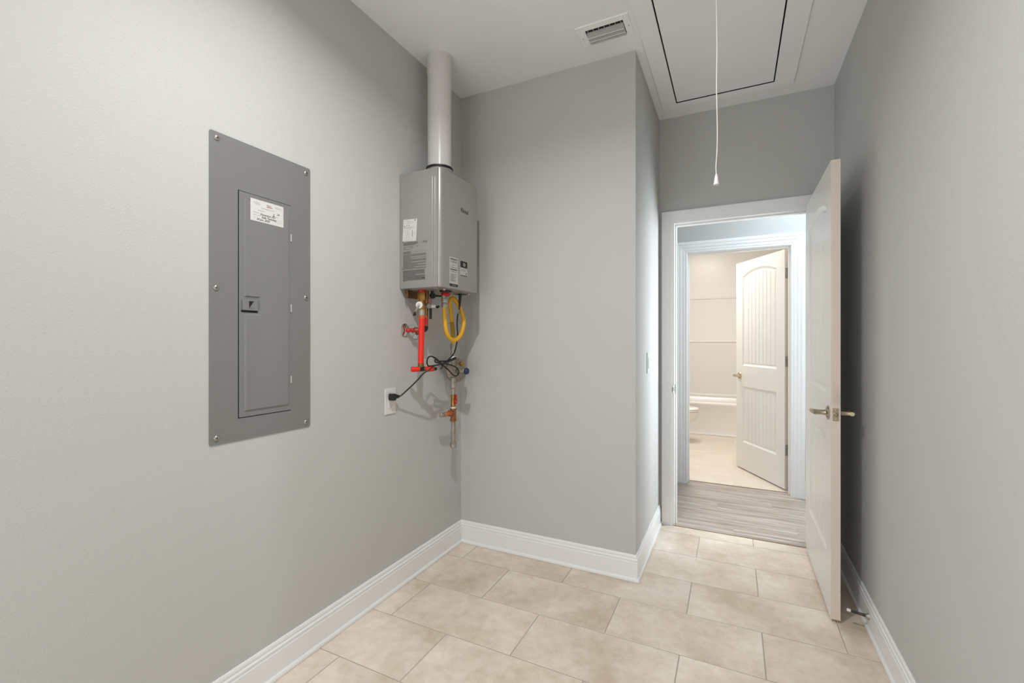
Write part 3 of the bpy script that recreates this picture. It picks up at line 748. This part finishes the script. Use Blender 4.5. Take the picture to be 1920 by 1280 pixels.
MB().tube([(A2[0], A2[1], 1.360), (A2[0], A2[1], 1.318)], .0112, 16, smooth=False).build('red_tube', 'redd', wl2, smooth=True)
MB().tube([(A2[0], A2[1], 1.326), (A2[0], A2[1], 1.316)], .0118, 16, smooth=False).build('crimp_ring', 'copper', wl2, smooth=True)
MB().tube([(A2[0], A2[1], 1.318), (A2[0], A2[1], 1.306), (A2[0]-.004, A2[1]-.004, 1.297), (A2[0]-.016, A2[1]-.014, 1.294)], .0115, 12).build('elbow', 'black', wl2, smooth=True)
MB().tube([(A2[0]-.012, A2[1]-.010, 1.294), (-1.490, 1.866, 1.294)], .0112, 16, smooth=False).build('red_tube', 'redd', wl2, smooth=True)
MB().tube([(-1.478, 1.877, 1.294), (-1.474, 1.880, 1.294)], .0125, 16, smooth=False).tube([(-1.470, 1.883, 1.294), (-1.466, 1.886, 1.294)], .0125, 16, smooth=False).build('crimp_ring', 'copper', wl2, smooth=True)
MB().tube([(-1.490, 1.866, 1.294), (-1.500, 1.850, 1.294), (-1.516, 1.843, 1.294)], .0095, 14).build('red_elbow', 'redd', wl2, smooth=True)
MB().lathe([(.0355,0),(.0350,.002),(.030,.005),(.018,.008),(.013,.010)], (XL, 1.843, 1.293), (1,0,0), 32).build('wall_flange', 'chrome', wl2, smooth=True)
wf2 = thing('wall_flange', 'second chrome wall flange partly hidden behind the red tube', 'pipe flange', (XL, 1.934, 1.279))
MB().lathe([(.0355,0),(.0350,.002),(.030,.005),(.018,.008),(.013,.010)], (XL, 1.934, 1.279), (1,0,0), 32).build('flange', 'chrome', wf2, smooth=True)
MB().tube([(XL, 1.934, 1.279), (-1.490, 1.930, 1.279)], .0090, 14, smooth=False).build('stub', 'copper', wf2, smooth=True)

# ---------------------------------------------------------------- yellow gas hose
gh = thing('gas_hose', 'yellow coated flexible gas hose looped below the heater', 'gas hose', (-1.36, 1.97, 1.24))
hose = [(-1.360,1.970,1.420),(-1.360,1.975,1.348),(-1.358,1.986,1.292),(-1.356,2.008,1.259),(-1.354,2.046,1.242),(-1.352,2.085,1.251),(-1.352,2.122,1.280),(-1.355,2.149,1.325),(-1.360,2.157,1.364),(-1.370,2.151,1.406),(-1.380,2.128,1.447),(-1.390,2.106,1.472),(-1.400,2.094,1.472),(-1.405,2.091,1.448),(-1.410,2.104,1.414),(-1.420,2.130,1.356),(-1.428,2.155,1.296),(-1.430,2.160,1.221)]
MB().tube(hose, .0112, 14).build('hose', 'yellow', gh, smooth=True)
hexn(MB(), (-1.360, 1.970), .0165, 1.414, 1.436).build('hex_nut', 'steel', gh, smooth=True, angle=30)
hexn(MB(), (-1.360, 1.970), .0175, 1.438, 1.462).build('hex_nut', 'steel', gh, smooth=True, angle=30)
MB().lathe([(.014,1.458),(.014,1.476)], (-1.360, 1.970, 0), (0,0,1), 18).build('grey_union', 'iron', gh, smooth=True)
MB().lathe([(.0185,1.472),(.0240,1.478),(.0240,1.494),(.020,1.500)], (-1.357, 1.978, 0), (0,0,1), 20).build('red_collar', 'redd', gh, smooth=True)
MB().tube([(-1.4195,2.1290,1.345),(-1.4235,2.142,1.318),(-1.4275,2.155,1.262)], .0122, 12).build('hose_tag', 'tag', gh, smooth=True)
# ---------------------------------------------------------------- gas riser with regulator
G = (-1.430, 2.160)
gr = thing('gas_riser', 'galvanised gas riser with round regulator, red-handled valve and copper-brown tee', 'gas pipe', (G[0], G[1], .634))
def gp(name, prof, m, n=18): return MB().lathe([(r_, z_) for r_, z_ in prof], (G[0], G[1], 0), (0,0,1), n).build(name, m, gr, smooth=True, angle=30)
hexn(MB(), G, .0175, 1.196, 1.224).build('hex_nut', 'iron', gr, smooth=True, angle=30)
gp('union', [(.0135,1.150),(.015,1.155),(.0150,1.172),(.013,1.178),(.016,1.184),(.016,1.198)], 'iron')
gp('thread_tape', [(.0140,1.136),(.0140,1.152)], 'whitep')
gp('nipple', [(.0130,1.100),(.0130,1.140)], 'iron')
rg_ = MB().lathe([(.010,-.062),(.034,-.050),(.055,-.030),(.064,-.012),(.069,-.009),(.069,.009),(.062,.012),(.050,.022),(.030,.028),(.020,.030)], (-1.435, 2.195, 1.071), (.93,-.36,0), 36).build('regulator', 'cast', gr, smooth=True, angle=50)
MB().lathe([(.0185,0),(.0185,.008),(.0165,.010),(.0165,.040),(.015,.042)], (-1.405, 2.180, 1.068), (1,.0,0), 24).build('bonnet', 'cast', rg_, smooth=True)
MB().lathe([(.0170,0),(.0185,.003),(.0185,.014),(.016,.017)], (-1.363, 2.180, 1.068), (1,.0,0), 24).build('blue_cap', 'blue', rg_, smooth=True)
MB().lathe([(.0125,0),(.0125,.012),(.008,.014)], (-1.402, 2.199, 1.109), (.93,-.36,.1), 6).build('brass_plug', 'brass', rg_, smooth=True, angle=30)
for a in range(6):
    an = a*PI/3+.3; ax = Vector((.93,-.36,0)).normalized(); u_ = ax.cross(Vector((0,0,1))).normalized(); v_ = ax.cross(u_)
    c_ = Vector((-1.435, 2.195, 1.071))+ax*.009+(u_*math.cos(an)+v_*math.sin(an))*.060
    MB().lathe([(.0045,0),(.0045,.004),(.003,.005)], c_, ax, 6).build('bolt', 'iron', rg_, smooth=True, angle=30)
gp('reducer', [(.0140,.970),(.0195,.975),(.0195,.992),(.0155,1.010),(.0155,1.03)], 'iron')
gp('nipple', [(.0125,.930),(.0125,.972)], 'iron')
bv = gp('ball_valve', [(.0140,.866),(.0150,.870),(.0150,.884),(.0135,.888),(.0145,.900),(.0135,.915),(.0150,.918),(.0150,.934)], 'brass')
mb = MB().box(-1.412, -1.406, 2.150, 2.163, .884, .935).lathe([(.011,0),(.012,.003),(.012,.008),(.010,.010)], (-1.415, 2.156, .897), (.93,-.36,0), 18)
rh = mb.build('red_handle', 'redd', bv, bevel=.002); rh['label'] = 'red valve handle'
MB().lathe([(.0045,0),(.0045,.003)], (-1.4045, 2.152, .897), (.93,-.36,0), 8).build('handle_nut', 'screw', bv, smooth=True)
gp('thread_tape', [(.0135,.852),(.0135,.868)], 'whitep')
te = gp('tee', [(.0160,.783),(.0185,.784),(.0185,.792),(.0155,.794),(.0155,.846),(.0185,.848),(.0185,.855),(.0165,.856)], 'copper')
MB().lathe([(.0150,0),(.0150,.020),(.0175,.022),(.0175,.034),(.0140,.036)], (G[0], G[1], .832), (-.10,-1,0), 18).build('tee_branch', 'copper', te, smooth=True, angle=30)
MB().lathe([(.0115,.030),(.0115,.060),(.0140,.062),(.0140,.072),(.0115,.074)], (G[0], G[1], .832), (-.10,-1,0), 18).build('orange_fitting', 'orange', te, smooth=True, angle=30)
MB().lathe([(.0125,.074),(.0125,.083)], (G[0], G[1], .832), (-.10,-1,0), 18).build('crimp_ring', 'steel', te, smooth=True, angle=30)
MB().lathe([(.0110,.083),(.0125,.086),(.0125,.108),(.010,.111)], (G[0], G[1], .832), (-.10,-1,0), 18).build('end_cap', 'iron', te, smooth=True, angle=30)
gp('nipple', [(.0125,.664),(.0125,.788)], 'iron')
gp('pipe_cap', [(.0150,.634),(.0175,.638),(.0175,.652),(.0165,.654),(.0180,.658),(.0180,.666),(.0150,.668)], 'iron')

# ---------------------------------------------------------------- outlet, plug and cord
ot = thing('wall_outlet', 'white two-socket outlet plate left of the pipes', 'outlet', (XL, 1.730, .944))
MB().box(XL, XL+.0055, 1.6915, 1.7685, .881, 1.007).build('plate', 'whitep', ot, bevel=.002)
ins_ = MB().box(XL+.0050, XL+.0075, 1.713, 1.747, .911, .977).build('receptacle', 'whitep', ot, bevel=.001)
for zc in (.922, .962):
    MB().box(XL+.0074, XL+.0078, 1.7225, 1.7240, zc-.001, zc+.006).box(XL+.0074, XL+.0078, 1.7360, 1.7378, zc-.001, zc+.007).lathe([(.0026,0),(.0026,.0004)], (XL+.0074, 1.730, zc-.007), (1,0,0), 10).build('slots', 'print', ins_)
pc = thing('power_cord', 'black power cord tangled in loops and plugged into the wall outlet', 'cord', (-1.485, 1.735, .965))
cord = [(-1.365,2.124,1.422),(-1.368,2.118,1.398),(-1.370,2.112,1.377),(-1.375,2.115,1.325),(-1.375,2.120,1.280),(-1.375,2.115,1.236),(-1.380,2.096,1.177),(-1.385,2.056,1.143),(-1.390,2.013,1.122),(-1.395,1.957,1.113),(-1.400,1.899,1.110),(-1.400,1.880,1.117),(-1.398,1.872,1.136),(-1.400,1.885,1.154),(-1.405,1.922,1.159),(-1.400,1.964,1.141),(-1.395,2.001,1.114),(-1.375,2.033,1.081),(-1.365,2.062,1.054),(-1.360,2.090,1.049),(-1.360,2.109,1.068),(-1.365,2.092,1.093),(-1.380,2.044,1.112),(-1.385,1.981,1.121),(-1.390,1.931,1.131),(-1.395,1.943,1.142),(-1.395,1.976,1.132),(-1.390,2.048,1.132),(-1.385,2.100,1.145),(-1.380,2.108,1.147),(-1.380,2.098,1.139),(-1.380,2.024,1.125),(-1.380,1.936,1.114),(-1.372,1.890,1.110),(-1.380,1.861,1.092),(-1.395,1.840,1.077),(-1.412,1.825,1.052),(-1.435,1.808,1.022),(-1.458,1.787,.993),(-1.476,1.767,.970),(-1.484,1.754,.965)]
MB().tube(cord, .0038, 8).build('cord', 'black', pc, smooth=True)
MB().tube([(-1.360,2.124,1.500), (-1.362,2.124,1.470), (-1.365,2.124,1.424)], .008, 12, smooth=False, rs=[.010,.0075,.0045]).build('strain_relief', 'black', pc, smooth=True)
MB().tube([(-1.366,2.121,1.412), (-1.370,2.113,1.385)], .0040, 8, smooth=False).build('cord_tag', 'steel', pc, smooth=True)
pl = MB().prism([(1.709, .953), (1.716, .948), (1.738, .950), (1.738, .981), (1.716, .983), (1.709, .978)], 'x', XL+.008, XL+.036).build('plug', 'black', pc, bevel=.003)
MB().tube([(-1.490,1.736,.966), (-1.488,1.752,.9655), (-1.486,1.762,.965)], .009, 12, smooth=False, rs=[.0115,.010,.007]).build('plug_neck', 'black', pl, smooth=True)
MB().tube([(-1.392,1.985,1.116),(-1.388,1.992,1.100),(-1.386,1.972,1.092)], .0028, 8).build('twist_tie', 'black', pc, smooth=True)

# ---------------------------------------------------------------- light switch on the narrow wall
ls = thing('light_switch', 'white light switch plate on the narrow wall before the doorway', 'switch', (XC, 2.745, 1.11))
MB().box(XC, XC+.0055, 2.709, 2.781, 1.049, 1.170).build('plate', 'whitep', ls, bevel=.0018)
MB().box(XC+.0050, XC+.0068, 2.729, 2.761, 1.078, 1.142).build('rocker_frame', 'whitep', ls)
MB().prism([(2.731,1.080),(2.759,1.080),(2.759,1.140),(2.731,1.140)], 'x', XC+.0065, XC+.0080).build('rocker', 'whitep', ls, bevel=.0006)
MB().box(XC+.0068, XC+.0071, 2.7295, 2.731, 1.079, 1.141).box(XC+.0068, XC+.0071, 2.729, 2.761, 1.078, 1.0795).build('rocker_gap', 'print', ls)

# ---------------------------------------------------------------- attic hatch
ah = thing('attic_hatch', 'white attic hatch panel framed by flat trim boards in the ceiling', 'attic hatch', (-.055, 2.3, H))
bt = .018; tw = .086
def board(x0, x1, y0, y1): MB().box(x0, x1, y0, y1, H-.011, H-.0003).build('trim_board', 'hatch', ah, bevel=.002)
board(HX_0-tw+.004, HX_0+.003, HY0-tw, HY1-.002)
board(HX_1-.003, HX_1+tw+.012, HY0-tw, HY1-.002)
board(HX_0-tw+.004, HX_1+tw+.012, HY1-.001, HY1+.062)
board(HX_0+.004, HX_1-.004, HY0-tw, HY0+.003)
MB().box(HX_0+.010, HX_1-.010, HY0+.010, HY1-.012, H-.010, H+.006).build('hatch_panel', 'hatch', ah, bevel=.0008)
fr = MB().box(HX_0-.01, HX_0+.001, HY0, HY1, H+.051, H+.12).box(HX_1-.001, HX_1+.01, HY0, HY1, H+.051, H+.12).box(HX_0-.01, HX_1+.01, HY0-.01, HY1+.01, H+.12, H+.14).box(HX_0, HX_1, HY0-.01, HY0, H+.051, H+.12).box(HX_0, HX_1, HY1, HY1+.01, H+.051, H+.12)
fr.build('hatch_box', 'dark', ah)
sd = MB().box(HX_0-.002, HX_0+.0005, HY0, HY1, H+.0, H+.05).box(HX_1-.0005, HX_1+.002, HY0, HY1, H+.0, H+.05).box(HX_0, HX_1, HY1-.0005, HY1+.002, H, H+.05)
sd.build('hatch_liner', 'dark', ah)
MB().box(HX_0+.004, HX_1-.004, HY1-.0040, HY1-.0012, H-.0108, H+.01).build('gap_shade_strip', 'dark', ah)  # dark strip standing in for the shade in the far gap
cd = thing('pull_cord', 'thin white pull cord with bell-shaped pull hanging from the attic hatch', 'pull cord', (-.053, 1.70, H))
MB().tube([(-.053,1.70,H-.010),(-.0535,1.70,2.45),(-.051,1.70,2.25),(-.0525,1.70,2.12),(-.0500,1.70,1.98),(-.0505,1.70,1.90),(-.0540,1.70,1.84),(-.053,1.70,1.806)], .0017, 8).build('cord', 'whitep', cd, smooth=True)
MB().lathe([(.0020,1.812),(.0042,1.806),(.0062,1.797),(.0075,1.784),(.0085,1.7795),(.0098,1.777),(.0096,1.7745),(.0075,1.7735),(.006,1.776)], (-.053, 1.70, 0), (0,0,1), 24).build('bell_pull', 'whitep', cd, smooth=True)

# ---------------------------------------------------------------- ceiling supply register
cv = thing('ceiling_vent', 'white rectangular ceiling air register left of the attic hatch', 'air vent', (-.555, 2.17, H))
VX0, VX1, VY0, VY1 = -.690, -.432, 2.083, 2.256
OX0, OX1, OY0, OY1 = -.646, -.464, 2.117, 2.219
fm = MB()
outer = [(VX0,VY0),(VX1,VY0),(VX1,VY1),(VX0,VY1)]; mid_ = [(VX0+.004,VY0+.004),(VX1-.004,VY0+.004),(VX1-.004,VY1-.004),(VX0+.004,VY1-.004)]
inn = [(OX0,OY0),(OX1,OY0),(OX1,OY1),(OX0,OY1)]
vs = [(x, y_, H-.0002) for x, y_ in outer]+[(x, y_, H-.005) for x, y_ in mid_]+[(x, y_, H-.0065) for x, y_ in inn]+[(x, y_, H-.0005) for x, y_ in inn]
fs = [(q*4+i, q*4+(i+1) % 4, (q+1)*4+(i+1) % 4, (q+1)*4+i) for q in range(3) for i in range(4)]
fm.add(vs, fs).build('frame', 'hatch', cv)
MB().box(OX0, OX1, OY0, OY1, H-.0012, H-.0006).build('duct_opening', 'dark', cv)
for i in range(7):
    xx = OX0+.012+i*(OX1-OX0-.018)/6.2
    MB().box(xx-.0012, xx+.0012, OY0+.001, OY0+.026, H-.0050, H-.0014).build('vane', 'louvre', cv)
# curved louvres, each dropping towards the far side
for i, (ya, yb) in enumerate(((OY0+.0230, OY0+.050), (OY0+.048, OY0+.078), (OY0+.076, OY0+.1005))):
    pr_ = []
    for q in range(7):
        t_ = q/6; pr_.append((ya+(yb-ya)*t_, H-.0020-.0125*t_**1.5))
    poly = pr_+[(a, b_+.0009) for a, b_ in reversed(pr_)]
    lo_ = MB().prism(poly, 'x', OX0+.003, OX1-.003).build('louvre', 'louvre', cv, smooth=True, angle=40)
    if i < 2: MB().box(OX0+.003, OX1-.003, yb-.0016, yb+.0008, H-.0160, H-.0140).build('louvre_lip', 'hatch', lo_)
for xx in (-.668, -.446):
    MB().lathe([(.0035,0),(.003,.0014)], (xx, 2.168, H-.0052), (0,0,-1), 12).build('screw', 'screw', cv, smooth=True)

# ---------------------------------------------------------------- spring door stop on the right baseboard
ds = thing('door_stop', 'spring door stop with white tip on the baseboard behind the open door', 'door stop', (XR-.013, 2.402, .064))
MB().lathe([(.0125,0),(.0125,.002),(.0105,.006),(.006,.012)], (XR-.013, 2.402, .064), (-1,0,.12), 20).build('base', 'steel', ds, smooth=True)
sp = []
for i in range(0, 145):
    t_ = i/144; an = i*2*PI/8; r_ = .0062-.002*t_
    sp.append((XR-.022-.055*t_, 2.402+r_*math.cos(an), .065+.0075*t_+r_*math.sin(an)))
MB().tube(sp, .00115, 5, smooth=False).build('spring', 'springm', ds, smooth=True)
MB().lathe([(.006,0),(.0068,.002),(.0068,.011),(.005,.0135)], (XR-.076, 2.402, .0727), (-1,0,.12), 16).build('rubber_tip', 'whitep', ds, smooth=True)

# ---------------------------------------------------------------- ceiling lamps (utility bulb just above the picture, hall, bath)
lh = thing('ceiling_lamp', 'small white ceiling downlight of the utility room', 'lamp', (LAMP[0], LAMP[1], H))
MB().lathe([(.060,0),(.060,.006),(.045,.012),(.030,.012)], (LAMP[0], LAMP[1], H), (0,0,-1), 32).build('rim', 'porcelain', lh, smooth=True)
MB().lathe([(.029,.0125),(.029,.0145)], (LAMP[0], LAMP[1], H), (0,0,-1), 24).build('lens', 'glass', lh, smooth=True)
for nm, x_, y_, r_, lb_ in (('ceiling_lamp', .62, 3.78, .16, 'round flush ceiling lamp of the hall'), ('ceiling_lamp', -.45, 5.14, .2, 'round flush ceiling lamp of the bathroom')):
    e_ = thing(nm, lb_, 'lamp', (x_, y_, H))
    MB().lathe([(r_,0),(r_,.012),(r_*.95,.020)], (x_, y_, H), (0,0,-1), 32).build('rim', 'porcelain', e_, smooth=True)

# ---------------------------------------------------------------- bathtub with moulded surround
bt_ = thing('bathtub', 'white alcove bathtub across the end of the bathroom', 'bathtub', (-.3, 6.84, 0))
TX0, TX1, TY0, TY1, TZ = BX0+.004, BX1-.004, 6.47, 7.215, .432
ol = [(TX0,TY0),(TX1,TY0),(TX1,TY1),(TX0,TY1)]
def rr2(x0, x1, y0, y1, r, n=6):
    pts = []
    for cx_, cy_, a0 in ((x1-r, y0+r, -PI/2), (x1-r, y1-r, 0), (x0+r, y1-r, PI/2), (x0+r, y0+r, PI)):
        for i in range(n+1):
            a = a0+PI/2*i/n; pts.append((cx_+r*math.cos(a), cy_+r*math.sin(a)))
    return pts
lv = [(0,.0,0),(0,0,.018),(.004,.004,.024),(.006,.006,.034),(.006,.006,TZ-.045),(.0,.0,TZ-.035),(0,0,TZ-.008),(.008,.008,TZ)]
mb = MB(); rings = []
for a, b_, z_ in lv: rings.append([(x, y_, z_) for x, y_ in rr2(TX0, TX1, TY0+b_, TY1, .012)])
for ins_t, z_ in ((.07, TZ), (.085, TZ-.012), (.11, TZ-.20), (.16, .09), (.20, .07)):
    rings.append([(x, y_, z_) for x, y_ in rr2(TX0+ins_t, TX1-ins_t, TY0+ins_t*.9, TY1-ins_t*.8, .1)])
n = len(rings[0])
mb.add([p for r_ in rings for p in r_], [(q*n+i, q*n+(i+1) % n, (q+1)*n+(i+1) % n, (q+1)*n+i) for q in range(len(rings)-1) for i in range(n)]+[tuple((len(rings)-1)*n+i for i in range(n))])
mb.build('tub', 'surround', bt_, smooth=True, angle=50)
MB().box(TX0, TX1, TY0-.006, TY0-.0005, .001, .020).build('base_strip', 'trim', bt_, bevel=.002)
su = thing('tub_surround', 'glossy white moulded tub surround with horizontal ledges', 'shower surround', (-.3, 7.2, TZ))
pf = [(0,TZ+.002),(.020,TZ+.002),(.020,TZ+.028),(.017,TZ+.034),(.010,TZ+.037),(.010,TZ+.040),(.010,1.212),(.011,1.216),(.016,1.217),(.022,1.221),(.024,1.228),(.022,1.235),(.016,1.240),(.007,1.243),(.007,1.247),(.007,1.844),(.008,1.848),(.012,1.849),(.018,1.853),(.020,1.860),(.018,1.866),(.012,1.870),(.005,1.872),(.005,1.876),(.005,2.60),(0,2.602)]
MB().prism([(YT1-.001-a, b_) for a, b_ in pf], 'x', BX0+.03, BX1-.03).build('back_panel', 'surround', su, smooth=True, angle=65)
MB().prism([(BX0+.001+a, b_) for a, b_ in pf], 'y', TY0+.02, TY1-.03).build('side_panel', 'surround', su, smooth=True, angle=65)
MB().prism([(BX1-.001-a, b_) for a, b_ in pf], 'y', TY0+.02, TY1-.03).build('side_panel', 'surround', su, smooth=True, angle=65)

# ---------------------------------------------------------------- toilet, bowl showing past the bathroom jamb
to = thing('toilet', 'white toilet whose bowl shows at the left edge of the bathroom doorway', 'toilet', (-.75, 5.90, 0))
def egg(cx_, cy_, a, b_, n=32, sq=0.0):
    return [(cx_+a*math.cos(t_)*(1+sq*math.cos(t_)), cy_+b_*math.sin(t_)) for t_ in [2*PI*i/n for i in range(n)]]
def loft(mb, secs, n=32):
    rs2 = [[(x, y_, z_) for x, y_ in egg(cx_, cy_, a, b_, n)] for cx_, cy_, a, b_, z_ in secs]
    return mb.add([p for r_ in rs2 for p in r_], [(q*n+i, q*n+(i+1) % n, (q+1)*n+(i+1) % n, (q+1)*n+i) for q in range(len(rs2)-1) for i in range(n)]+[tuple(range(n)), tuple((len(rs2)-1)*n+i for i in range(n))])
cy_t = 5.90
loft(MB(), [(-.72,cy_t,.21,.12,0),(-.72,cy_t,.20,.115,.02),(-.72,cy_t,.17,.10,.10),(-.69,cy_t,.17,.11,.20),(-.645,cy_t,.225,.15,.28),(-.625,cy_t,.240,.178,.35),(-.622,cy_t,.243,.183,.380),(-.622,cy_t,.238,.180,.385)]).build('bowl', 'porcelain', to, smooth=True)
loft(MB(), [(-.622,cy_t,.238,.180,.387),(-.622,cy_t,.246,.186,.392),(-.622,cy_t,.246,.186,.402),(-.622,cy_t,.238,.178,.407)]).build('seat', 'porcelain', to, smooth=True)
loft(MB(), [(-.622,cy_t,.240,.180,.409),(-.622,cy_t,.246,.186,.412),(-.622,cy_t,.244,.184,.424),(-.622,cy_t,.225,.165,.430)]).build('lid', 'porcelain', to, smooth=True)
MB().box(-1.09, -.90, cy_t-.21, cy_t+.21, .37, .72).build('tank', 'porcelain', to, bevel=.02, seg=4)
MB().box(-1.10, -.89, cy_t-.22, cy_t+.22, .721, .755).build('tank_lid', 'porcelain', to, bevel=.012, seg=3)
MB().tube([(-.89, cy_t-.15, .66), (-.875, cy_t-.15, .66), (-.870, cy_t-.09, .655)], .006, 8).build('flush_lever', 'chrome', to, smooth=True)

# strip helper markers
for o in bpy.data.objects:
    if '_w' in o: del o['_w']
